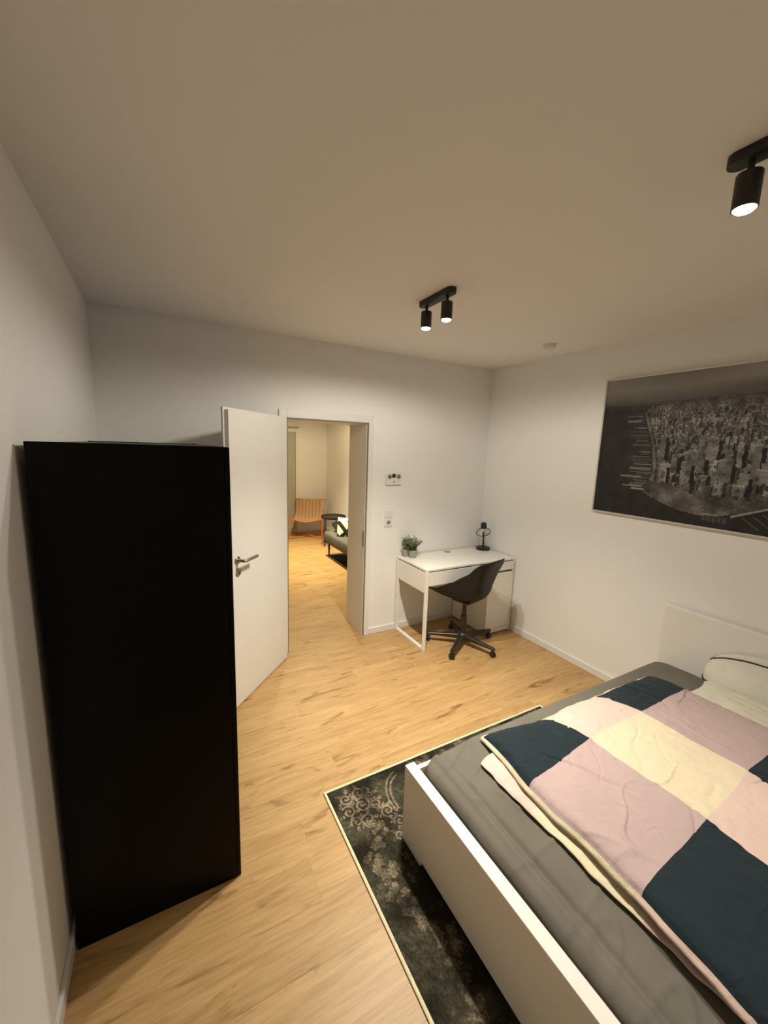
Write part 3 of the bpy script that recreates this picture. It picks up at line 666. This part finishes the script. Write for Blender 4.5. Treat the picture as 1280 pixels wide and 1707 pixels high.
def corner_ornament(mx, my):
    T = lambda p: (mx(p[0]), my(p[1]))
    for c, r, tn, a0 in (((.075, .075), .036, 1.4, 0), ((.150, .070), .036, 1.4, 2), ((.060, .150), .036, 1.4, 4), ((.195, .105), .028, 1.3, 1), ((.075, .215), .030, 1.3, 3), ((.135, .140), .042, 1.6, 5), ((.205, .165), .032, 1.4, .5), ((.130, .225), .034, 1.3, 2.5), ((.235, .225), .036, 1.5, 1.5), ((.262, .300), .030, 1.3, 3.3), ((.225, .360), .026, 1.3, .2)):
        spiral(T(c), r, tn, a0)
        for k in range(5):
            a = a0+k*1.25; p = T((c[0]+r*1.1*math.cos(a), c[1]+r*1.1*math.sin(a))); spiral(p, .012, .8, a, .003, .85)
    for k in range(22):
        q = k/21; p = (.11+.05*math.sin(q*7), .25+.25*q); flower(T((p[0]+rr_.uniform(-.035, .035), p[1])), rr_.uniform(.012, .019), 5, rr_.uniform(.4, .9))
    for rad in (.115, .135):
        stroke([T((.405-rad*math.cos(a_), .20-rad*1.25*math.sin(a_))) for a_ in np.linspace(-.3, 1.35, 24)], .0035, .8)
    stroke([T((.135, .14)), T((.10, .06))], .003, .8); stroke([T((.135, .14)), T((.25, .20))], .004, .8)
corner_ornament(lambda a: a, lambda b: b)
for k in range(56):                                           # garland down the long side
    q = k/55; b = .45+.80*q; a = .12+.055*math.sin(b*9.5)+rr_.uniform(-.035, .035)
    flower((a, b), rr_.uniform(.011, .02), 5, rr_.uniform(.25, .85)*(1-.3*q))
for k in range(30): flower((rr_.uniform(.16, .33), rr_.uniform(.36, 1.2)), rr_.uniform(.008, .016), 5, rr_.uniform(.15, .5))
for k in range(110): flower((.45+1.1*rr_.random(), .02+.09*rr_.random()), rr_.uniform(.012, .022), 5, rr_.uniform(.25, .8))
wear = np.clip(n1*1.1+.35*n2-.05, .2, 1)*(.35+.9*n3)*(.6+.6*n4)
oc = np.stack([.42*orn*wear, .335*orn*wear, .225*orn*wear], -1)
cols = np.stack([gr*1.0, gr*.93, gr*.62], -1)*(1-.8*orn[..., None]) + oc
colour_grid('pile', 0, xs, ys, cols, M_RUG, t, lambda a, b: (RX0+bw+a-cx, RY1-bw-b-cy, .0065))
m = MB().box(RX0, RX0+bw, RY0, RY1, 0.0003, .009, .003).box(RX1-bw, RX1, RY0, RY1, 0.0003, .009, .003).box(RX0+bw, RX1-bw, RY1-bw, RY1, .0003, .009, .003).box(RX0+bw, RX1-bw, RY0, RY0+bw, .0003, .009, .003)
tag(WL(m).build('edge_binding', M_BORDER, t), 'cream stitched edging')
WL(MB().box(RX0+.004, RX1-.004, RY0+.004, RY1-.004, .0003, .006)).build('backing', M_SOFA, t)

# ------------------------------------------------------------------ bed
BX0, BX1, BYF, BYN, RZ = .886, 2.988, 1.318, -.36, .0095
t = thing('bed', 'white double bed frame with low footboard against the right wall', 'bed', ((BX0+BX1)/2, (BYF+BYN)/2, 0))
cx, cy = t.location.x, t.location.y
prof = [(BYN, RZ), (BYN+.15, RZ), (BYN+.15, .035), (BYF-.15, .035), (BYF-.15, RZ), (BYF, RZ), (BYF, .38), (BYN, .38)]
WL(MB().prism(prof, BX0, BX0+.048, .002, axis='x')).build('footboard', M_BEDW, t)
WL(MB().box(BX1-.045, BX1, BYN, BYF, 0, .79, .003)).build('headboard', M_BEDW, t)
for y in (BYF-.024, BYN+.002):
    WL(MB().box(BX0+.049, BX1-.046, y, y+.022, .14, .356, .002)).build('side_rail', M_BEDW, t)
WL(MB().box(BX0+.049, BX1-.046, .46, .50, .15, .20)).build('mid_beam', M_STEEL, t)
for k in range(16):
    x = BX0+.10+k*.122; WL(MB().box(x, x+.07, BYN+.026, BYF-.026, .201, .213)).build('slat', M_OAK, t)
# mattress with a grey fitted sheet: wrapped grid with soft folds
t = thing('mattress', 'mattress under a dark grey fitted sheet on the white bed', 'mattress', (1.94, .49, .2135))
cx, cy = 1.94, .49
mx0, mx1, my0, my1, mz0, mz1 = BX0+.053, BX1-.050, BYN+.030, BYF-.030, .2135, .408
def mattress_mesh():
    hx, hy = (mx1-mx0)/2, (my1-my0)/2; rc = .085; re = .038; H = mz1-mz0
    def rrect(inset, n=14):
        a, b, r = hx-inset, hy-inset, max(rc-inset, .012); pts = []
        for (sx_, sy_, a0) in ((1, 1, 0), (-1, 1, PI/2), (-1, -1, PI), (1, -1, 1.5*PI)):
            for k in range(n+1):
                q = a0+PI/2*k/n; pts.append((sx_*(a-r)+r*math.cos(q), sy_*(b-r)+r*math.sin(q)))
        return pts
    def densify(p, n):      # resample the loop
        P = np.array(p+[p[0]]); d = np.r_[0, np.cumsum(np.hypot(*(P[1:]-P[:-1]).T))]; s_ = np.linspace(0, d[-1], n+1)[:-1]
        return np.stack([np.interp(s_, d, P[:, 0]), np.interp(s_, d, P[:, 1])], 1)
    nL = 640; rings = []
    for q in (0, .05, .10, .14, .151): rings.append((0, q))
    for k in range(1, 9): a = PI/2*k/8; rings.append((re*(1-math.cos(a)), H-re+re*math.sin(a)))
    for k in range(1, 130): rings.append((re+ (hy-re-.02)*k/130, H))
    vs = []
    for ins, z in rings:
        for x_, y_ in densify(rrect(ins), nL): vs.append([x_, y_, z])
    vs = np.array(vs)
    for v in vs:            # folds
        x_, y_, z_ = v; topw = min(1, max(0, (z_-.03)/.10))
        e = x_+hx                                              # distance from the foot edge
        f = .0035*noise.noise((x_*2.2, y_*2.2, 0)) + .0022*noise.noise((x_*5, y_*9, 3.1))
        f += .013*math.exp(-((e-.055-.02*math.sin(y_*2.1))/.016)**2)*(.5+noise.noise((y_*1.6, 2.2, 0)))
        f -= .014*math.exp(-((e-.085-.02*math.sin(y_*2.1+.4))/.014)**2)*(.6+noise.noise((y_*1.6, 5.2, 0)))
        rid = 1-abs(noise.noise((x_*2.2+y_*1.5, y_*8-x_*2.5, 7)))*2; f += .0075*(max(0, rid-.80)/.20)**1.2*topw*(1 if e < .27 else .12)
        v[2] += f*topw if z_ > H-re*.8 else 0
        if z_ > .152 and y_ > hy-.12:                            # sheet bulges over the far rail
            v[1] += .026*min(1, max(0, (e-.10)/.22))*min(1, (z_-.152)/.012)*min(1, (y_-(hy-.12))/.10)
        if z_ < H-.01 and e < .06: v[0] += .004*noise.noise((y_*6, z_*9, 1))
    nR = len(rings); fs = []
    for i in range(nR-1):
        for j in range(nL): a = i*nL+j; b = i*nL+(j+1) % nL; fs.append((a, b, b+nL, a+nL))
    fs.append(tuple((nR-1)*nL+j for j in range(nL))); fs.append(tuple(range(nL))[::-1])
    vs[:, 0] += (mx0+mx1)/2-cx; vs[:, 1] += (my0+my1)/2-cy
    return vs.tolist(), fs
vs, fs = mattress_mesh()
pydata('fitted_sheet', vs, fs, M_SHEET, t, True)

# ------------------------------------------------------------------ duvet
GX = [[1.275, 1.625, 2.055, 2.575], [1.222, 1.672, 2.115, 2.575], [1.195, 1.660, 2.100, 2.560], [1.135, 1.630, 2.070, 2.54]]   # rows far -> near
GY = [[1.245, 1.20, 1.205, 1.19], [.925, .970, .985, .975], [.482, .510, .540, .56], [.13, .12, .12, .12]]
UB, VB = (0, .34, .67, 1.0), (0, .22, .64, 1.0)
def lat(G, u, v):
    i = max(k for k in range(3) if u >= UB[k]) if u < 1 else 2; j = max(k for k in range(3) if v >= VB[k]) if v < 1 else 2
    a = (u-UB[i])/(UB[i+1]-UB[i]); b = (v-VB[j])/(VB[j+1]-VB[j])
    return (G[j][i]*(1-a)+G[j][i+1]*a)*(1-b)+(G[j+1][i]*(1-a)+G[j+1][i+1]*a)*b
t = thing('duvet', 'checked duvet in navy, mauve, pink and cream folded on the bed', 'duvet', (1.88, .66, .41))
cx, cy, cz = 1.88, .66, .41
def breaks(B, n):
    out = []
    for k in range(3):
        c = max(2, int(n*(B[k+1]-B[k]))); out += [B[k]+(B[k+1]-B[k])*q/c for q in range(c)]
    return out+[1.0]
def fold(x, y):
    f = .0075*noise.noise((x*2.3, y*2.3, 4)) + .0045*noise.noise((x*5.5, y*4.5, 9)) + .004*noise.noise((x*12, y*9, 2)) + .0020*noise.noise((x*30, y*24, 6))
    wx, wy = x+.03*noise.noise((x*6, y*6, 50)), y+.03*noise.noise((x*6, y*6, 60))
    for (ax_, ay_, sc, zz, amp, th) in ((3.2, 2.0, 1.0, 13.5, -.007, .90), (2.2, -5.0, 1.0, 31.5, .006, .90), (-4.5, 6.0, 1.0, 77.1, -.0045, .92), (7.0, 2.5, 1.0, 41.7, .0035, .90)):
        r = 1-2*abs(noise.noise((wx*ax_+wy*ay_, wy*ax_*.35-wx*ay_*.35, zz))); f += amp*max(0, (r-th)/(1-th))**1.3*min(1.8, max(0, noise.noise((x*4+zz, y*4, 90))*3.6+.35))
    return f
def duvet_top():
    us, vs_ = breaks(UB, 230), breaks(VB, 230); nu, nv = len(us), len(vs_); V, F, MI = [], [], []
    pal = ((0, 2, 0), (1, 3, 1), (0, 2, 0))
    rows = {}
    for j, v in enumerate(vs_):
        for i, u in enumerate(us):
            x, y = lat(GX, u, v), lat(GY, u, v)
            wob = .010*noise.noise((x*4, y*4, 20)); x += wob; y += .010*noise.noise((x*4, y*4, 40))
            # rounded hems
            du, dv = min(u, 1-u)*1.35, min(v, 1-v)*1.08
            def hem(d, r): q = min(1, d/r); return math.sqrt(1-(1-q)**2)
            e = hem(du, .045)*hem(dv, .07)
            z = .456 + .022*e + fold(x, y)*(.45+.55*e) + .006*math.sin(u*5.5+1)*e
            z += .034*max(0, v-.25)/.75*(1-u)**1.5
            # far side sinks towards the mattress edge
            z -= .024*max(0, 1-v/.16)**1.5
            x += .010*noise.noise((y*7, 3, u*3))*(1-e); 
            V.append((x-cx, y-cy, z-cz))
    idx = lambda i, j: j*nu+i
    for j in range(nv-1):
        for i in range(nu-1):
            um, vm = (us[i]+us[i+1])/2, (vs_[j]+vs_[j+1])/2
            F.append((idx(i, j), idx(i, j+1), idx(i+1, j+1), idx(i+1, j)))
            MI.append(pal[sum(vm > b for b in VB[1:3])][sum(um > b for b in UB[1:3])])
    # skirt: rolled edge down to the mattress
    loop = [idx(i, 0) for i in range(nu)] + [idx(nu-1, j) for j in range(1, nv)] + [idx(i, nv-1) for i in range(nu-2, -1, -1)] + [idx(0, j) for j in range(nv-2, 0, -1)]
    P = [Vector(V[k]) for k in loop]; n = len(P); prev = loop
    cen = Vector((.05, .1, 0))
    for s_, (out, dz) in enumerate(((.010, -.005), (.015, -.012), (.011, -.019), (-.025, -.022))):
        cur = []
        for k in range(n):
            tg = (P[(k+2) % n]-P[k-2]); nrm = Vector((-tg.y, tg.x, 0)); nrm.normalize() if nrm.length > 0 else None
            if nrm.dot(P[k]-cen) < 0: nrm = -nrm
            p = P[k]; ph = .004*noise.noise((p.x*14, p.y*14, s_))
            q = p + nrm*(out+ph) + Vector((0, 0, dz+ph))
            q.z = max(q.z, .4135-cz); cur.append(len(V)); V.append(tuple(q))
        for k in range(n):
            F.append((prev[k], prev[(k+1) % n], cur[(k+1) % n], cur[k]))
            p = P[k]; yy = p.y+cy
            MI.append(3 if yy > .50 else 2)
        prev = cur
    return V, F, MI
V, F, MI = duvet_top()
pydata('cover', V, F, [M_NAVY, M_MAUVE, M_PINK, M_CREAM], t, True, mi=MI)
# lower folded half that peeps out at the foot
def lower_fold():
    V, F, MI = [], [], []; ny, ns = 260, 18
    for j in range(ny+1):
        q = j/ny; y = 1.155-.99*q
        off = .078*(1-q)**.9*(1 if q > .02 else math.sqrt(q/.02)) + .012*noise.noise((y*6, 3, 2)) + .006*noise.noise((y*17, 8, 2)) - .012
        xe = 1.222-.055*q-off
        for k in range(ns+1):
            a = k/ns
            if a < .6:
                b = a/.6; x = xe+.16*(1-b); z = .4275+.0025*math.sin(b*PI)+.006*noise.noise((x*9, y*10, 5))*b
                r = 1-2*abs(noise.noise((y*11+x*9, x*5-y*2, 3))); z += .0045*max(0, r-.6)/.4*b
            else:
                b = (a-.6)/.4; x = xe-.007*math.sin(b*PI)+.04*b*b; z = .4275-.0135*b+.006*noise.noise((xe*9, y*10, 5))*(1-b)
            V.append((x-cx, y-cy, max(z, .4135)-cz))
    for j in range(ny):
        for k in range(ns):
            a = j*(ns+1)+k; F.append((a, a+1, a+ns+2, a+ns+1)); y = 1.155-.99*(j+.5)/ny
            MI.append(0 if y > .86 else (1 if y > .46 else 0))
    return V, F, MI
V, F, MI = lower_fold()
o = pydata('folded_underside', V, F, [M_PINK, M_CREAM], t, True, mi=MI)
md = o.modifiers.new('thick', 'SOLIDIFY'); md.thickness = .004; md.offset = -1

# ------------------------------------------------------------------ pillows
def pillow(name, label, W_, H_, T_, loc, rot, mat, piping=False, seed=0, group='pillows at the head of the bed'):
    t = thing(name, label, 'pillow', loc, 0, group); t.rotation_euler = rot
    V, F = [], []; n, m_ = 56, 44
    for side in (1, -1):
        for j in range(m_+1):
            for i in range(n+1):
                a, b = -1+2*i/n, -1+2*j/m_
                k = (max(0, 1-abs(a)**3.2)*max(0, 1-abs(b)**3.0))**.55
                x = W_/2*a*(1-.05*(1-b*b)*abs(a)**6); y = H_/2*b*(1-.06*(1-a*a)*abs(b)**6)
                w_ = .010*noise.noise((a*4+seed, b*4, side)) + .006*noise.noise((a*9+seed, b*9, side+3)) + .003*noise.noise((a*W_*45, b*H_*45, 2))
                V.append((x, y, side*(T_/2*k + w_*min(1, k*2))))
    s_ = (n+1)*(m_+1)
    for side in (0, 1):
        for j in range(m_):
            for i in range(n):
                a = side*s_+j*(n+1)+i; f = (a, a+1, a+n+2, a+n+1); F.append(f if side == 0 else f[::-1])
    pydata('pillow_body', V, F, mat, t, True)
    if piping:
        e = [(W_/2*a*(1-.05*(1-b*b)*abs(a)**6), H_/2*b*(1-.06*(1-a*a)*abs(b)**6), 0) for a, b in
             [(-1+2*i/40, -1) for i in range(40)] + [(1, -1+2*i/30) for i in range(30)] + [(1-2*i/40, 1) for i in range(40)] + [(-1, 1-2*i/30) for i in range(30)]]
        MB().tube(e, .0055, 8, closed=True).build('piping', M_PIPING, t, True)
    return t
t = thing('pillow', 'thick white gusset pillow with dark piping against the headboard', 'pillow', (2.855, .60, .408), 0, 'pillows at the head of the bed')
V, F, loops = [], [], {}
nx, ny = 20, 60
PX, PYH = .075, .405                                           # half depth, half width
def gus(a, b, top):                                           # a across depth (-1 front), b along width
    rx, ry = 1-.10*(1-a*a)*0, 1
    k = max(0, 1-abs(b)**2.6)**.5 * max(0, 1-abs(a)**4)**.5
    lift = .075 + .105*max(0, 1-abs(b)**2.2)**.6
    z = (.070 + lift*1.0 + .030*k) if top else (.082 - .076*k - .004)
    z += .004*noise.noise((a*2, b*6, 3 if top else 9))
    return ((PX*.42*a+.040 if top else PX*a-.012), PYH*b*(1-.03*abs(a)**6), z)
def cor(a, b):                                                # soften the plan corners
    q = max(abs(a), abs(b))
    return (a*math.sqrt(1-.16*b*b*abs(b)**6), b*math.sqrt(1-.10*a*a*a*a))
idt, idb = {}, {}
for top, d in ((True, idt), (False, idb)):
    for j in range(ny+1):
        for i in range(nx+1):
            a_, b_ = cor(-1+2*i/nx, -1+2*j/ny); d[i, j] = len(V); V.append(gus(a_, b_, top))
    for j in range(ny):
        for i in range(nx):
            f = (d[i, j], d[i+1, j], d[i+1, j+1], d[i, j+1]); F.append(f if top else f[::-1])
ring = [(i, 0) for i in range(nx)] + [(nx, j) for j in range(ny)] + [(i, ny) for i in range(nx, 0, -1)] + [(0, j) for j in range(ny, 0, -1)]
prevT = [idt[p] for p in ring]; n_ = len(ring)
mids = []
for p in ring:
    A, B = Vector(V[idt[p]]), Vector(V[idb[p]]); c_ = (A+B)/2; out = Vector((c_.x/PX, c_.y/PYH, 0)); out.normalize()
    mids.append(len(V)); V.append(tuple(c_+out*.010))
for k in range(n_):
    k2 = (k+1) % n_
    F.append((prevT[k], mids[k], mids[k2], prevT[k2])); F.append((mids[k], idb[ring[k]], idb[ring[k2]], mids[k2]))
pydata('pillow_body', V, F, M_PILLOW2, t, True)
for d in (idt, idb):
    MB().tube([V[d[p]] for p in ring], .0048, 8, closed=True).build('piping', M_PIPING, t, True)
pillow('pillow', 'rumpled off-white pillow lying flat beside the duvet edge', .26, .82, .085, (2.662, .575, .459), (0, math.radians(-3), 0), M_PILLOW, False, 5)

# ------------------------------------------------------------------ next room: chair, tray table, daybed, rug
t = thing('lounge_chair', 'orange metal lounge chair with slung mesh seat in the next room', 'armchair', (2.50, 7.42, 0), 0)
# local axes: x = chair's right (seen from front), y = depth to the back
fl_, fr_ = Vector((2.06, 7.34)), Vector((2.61, 7.075)); ax = (fr_-fl_).normalized(); ay = Vector((-ax.y, ax.x))
org = fl_.lerp(fr_, .5)
t.location = (org.x, org.y, 0); t.rotation_euler = (0, 0, math.atan2(ax.y, ax.x))
hw = (fr_-fl_).length/2; tr = .011
for s in (-1, 1):
    MB().tube([(s*hw, 0, tr*0), (s*hw, 0, .40), (s*(hw-.004), .02, .425), (s*(hw-.02), .30, .36), (s*(hw-.03), .42, .335)], tr, 10).build('arm_frame', M_ORANGE, t, True)
    MB().tube([(s*(hw-.06), .46, 0), (s*(hw-.06), .47, .32), (s*(hw-.03)+.02, .52, .52), (s*(hw-.010)+.025, .56, .705)], tr, 10).build('back_post', M_ORANGE, t, True)
MB().tube([(-hw+.035, .56, .705), (-.1, .58, .688), (.1, .58, .688), (hw+.015, .56, .705)], tr, 10).build('top_rail', M_ORANGE, t, True)
MB().tube([(-hw, .005, .014), (hw-.06, .455, .014)], tr, 10).build('floor_bar', M_ORANGE, t, True)
MB().tube([(hw, .005, .036), (-hw+.06, .455, .036)], tr, 10).build('floor_bar', M_ORANGE, t, True)
MB().tube([(-hw+.02, .05, .40), (-hw*.5, .04, .345), (0, .04, .325), (hw*.5, .04, .345), (hw-.02, .05, .40)], tr*.9, 10).build('front_rail', M_ORANGE, t, True)
M_SLING = tint(new_mat('orange_mesh_fabric', (.52, .33, .18), .8), 60, (.47, .29, .155), (.57, .37, .21))
M_SEAM = tint(new_mat('brown_seam', (.22, .09, .03), .7), 30, (.2, .08, .025), (.25, .105, .04))
n = 18
V, F = [], []
sl = [(.04, .33), (.18, .285), (.32, .275), (.43, .31), (.485, .41), (.52, .53), (.565, .695)]
for (yy, zz) in sl:
    for i in range(n+1):
        a = -1+2*i/n; q = (1-a*a); V.append(((hw-.035)*a, yy, zz+.05*(1-q)*(1 if zz < .4 else .2)))
for j in range(len(sl)-1):
    for i in range(n): a = j*(n+1)+i; F.append((a, a+1, a+n+2, a+n+1))
o = pydata('sling', V, F, M_SLING, t, True); md = o.modifiers.new('sub', 'SUBSURF'); md.levels = 2; md.render_levels = 2; md = o.modifiers.new('th', 'SOLIDIFY'); md.thickness = .006
for k in range(7):
    a = -.78+1.56*k/6
    MB().tube([((hw-.045)*a, yy-.008, zz+.004+.05*a*a*(1 if zz < .4 else .2)) for yy, zz in sl[3:]], .003, 6).build('seam', M_SEAM, t, True)
# tray table
t = thing('side_table', 'round black tray table between orange chair and daybed', 'side table', (2.665, 6.64, 0))
MB().rings([[(r*math.cos(2*PI*k/36), r*math.sin(2*PI*k/36), z) for k in range(36)] for r, z in ((.001, .505), (.215, .505), (.225, .512), (.225, .535), (.219, .535), (.215, .511), (.001, .511))], cap=False).build('tray', M_TRAY, t, True)
for k in range(4):
    a = math.radians(200+90*k); c, s = math.cos(a), math.sin(a)
    MB().tube([(.212*c, .212*s, .505), (.212*c, .212*s, .02), (.212*c, .212*s, 0)], .0085, 8).build('leg', M_TRAY, t, True)
MB().tube([(.212*math.cos(2*PI*k/40), .212*math.sin(2*PI*k/40), .500) for k in range(40)], .006, 8, closed=True).build('ring', M_TRAY, t, True)
MB().tube([(.212*math.cos(2*PI*k/40), .212*math.sin(2*PI*k/40), .04) for k in range(40)], .005, 8, closed=True).build('lower_ring', M_TRAY, t, True)
# daybed along the right wall
sx0, sx1, sy0, sy1 = 2.245, 2.97, 4.10, 6.02
t = thing('daybed', 'grey upholstered daybed on black legs seen through the doorway', 'sofa', ((sx0+sx1)/2, (sy0+sy1)/2, 0))
cx, cy = t.location.x, t.location.y
WL(MB().box(sx0, sx1, sy0, sy1, .245, .41, .045, 4)).build('seat_cushion', M_SOFA, t, True)
WL(MB().box(sx0+.04, sx1-.01, sy0+.04, sy1-.04, .215, .25, .006)).build('base_frame', M_WOODLEG, t)
WL(MB().box(sx1-.20, sx1, sy0+.02, sy1-.02, .40, .78, .06, 4)).build('backrest', M_SOFA, t, True)
for x, y in ((sx0+.07, sy1-.08), (sx0+.07, sy0+.12), (sx1-.10, sy1-.10), (sx1-.10, sy0+.12)):
    WL(MB().tube([(x, y, .22), (x, y, 0.0005 if x > 5 else .0085)], [.019, .012], 12)).build('leg', M_WOODLEG, t, True)
c = pillow('bolster_pillow', 'dark bolster cushion lying at the far end of the daybed', .5, .24, .2, (2.60, 5.84, .505), (math.radians(20), 0, 0), M_CUSHB, False, 3, None); c['category'] = 'cushion'
c = thing('cushion', 'black and white patterned cushion on the grey daybed', 'cushion', (2.52, 5.55, .515)); c.rotation_euler = (math.radians(62), math.radians(4), math.radians(-22))
V, F, MI = [], [], []; n = 64
for side in (1, -1):
    for j in range(n+1):
        for i in range(n+1):
            a, b = -1+2*i/n, -1+2*j/n; k = (max(0, 1-abs(a)**3)*max(0, 1-abs(b)**3))**.55; V.append((.21*a, .17*b, side*.06*k))
for side in (0, 1):
    for j in range(n):
        for i in range(n):
            a = side*(n+1)**2+j*(n+1)+i; f = (a, a+1, a+n+2, a+n+1); F.append(f if side == 0 else f[::-1])
            q, r = (i+.5)/n, (j+.5)/n; MI.append(1 if ((q*2.4+r*1.5) % 1.0 < .40 and r < .82) or (abs(q-r*.8-.1) < .09) else 0)
pydata('cushion_cover', V, F, [M_CUSHW, M_CUSHB], c, True, mi=MI)
# dark rug under the daybed
t = thing('rug', 'dark rug with thin light edging under the daybed', 'rug', (2.66, 4.835, 0))
M_RUG2 = add_bump(tint(new_mat('dark_rug', (.02, .017, .013), .95), 14, (.014, .012, .009), (.035, .03, .022)), 400, .4, .002)
MB().box(-.345, .335, -1.0, 1.12, .0003, .007).build('pile', M_RUG2, t)
m = MB().box(-.357, -.345, -1.0, 1.132, .0003, .0085, .002).box(-.345, .335, 1.12, 1.132, .0003, .0085, .002); m.build('edge_binding', M_BORDER, t)
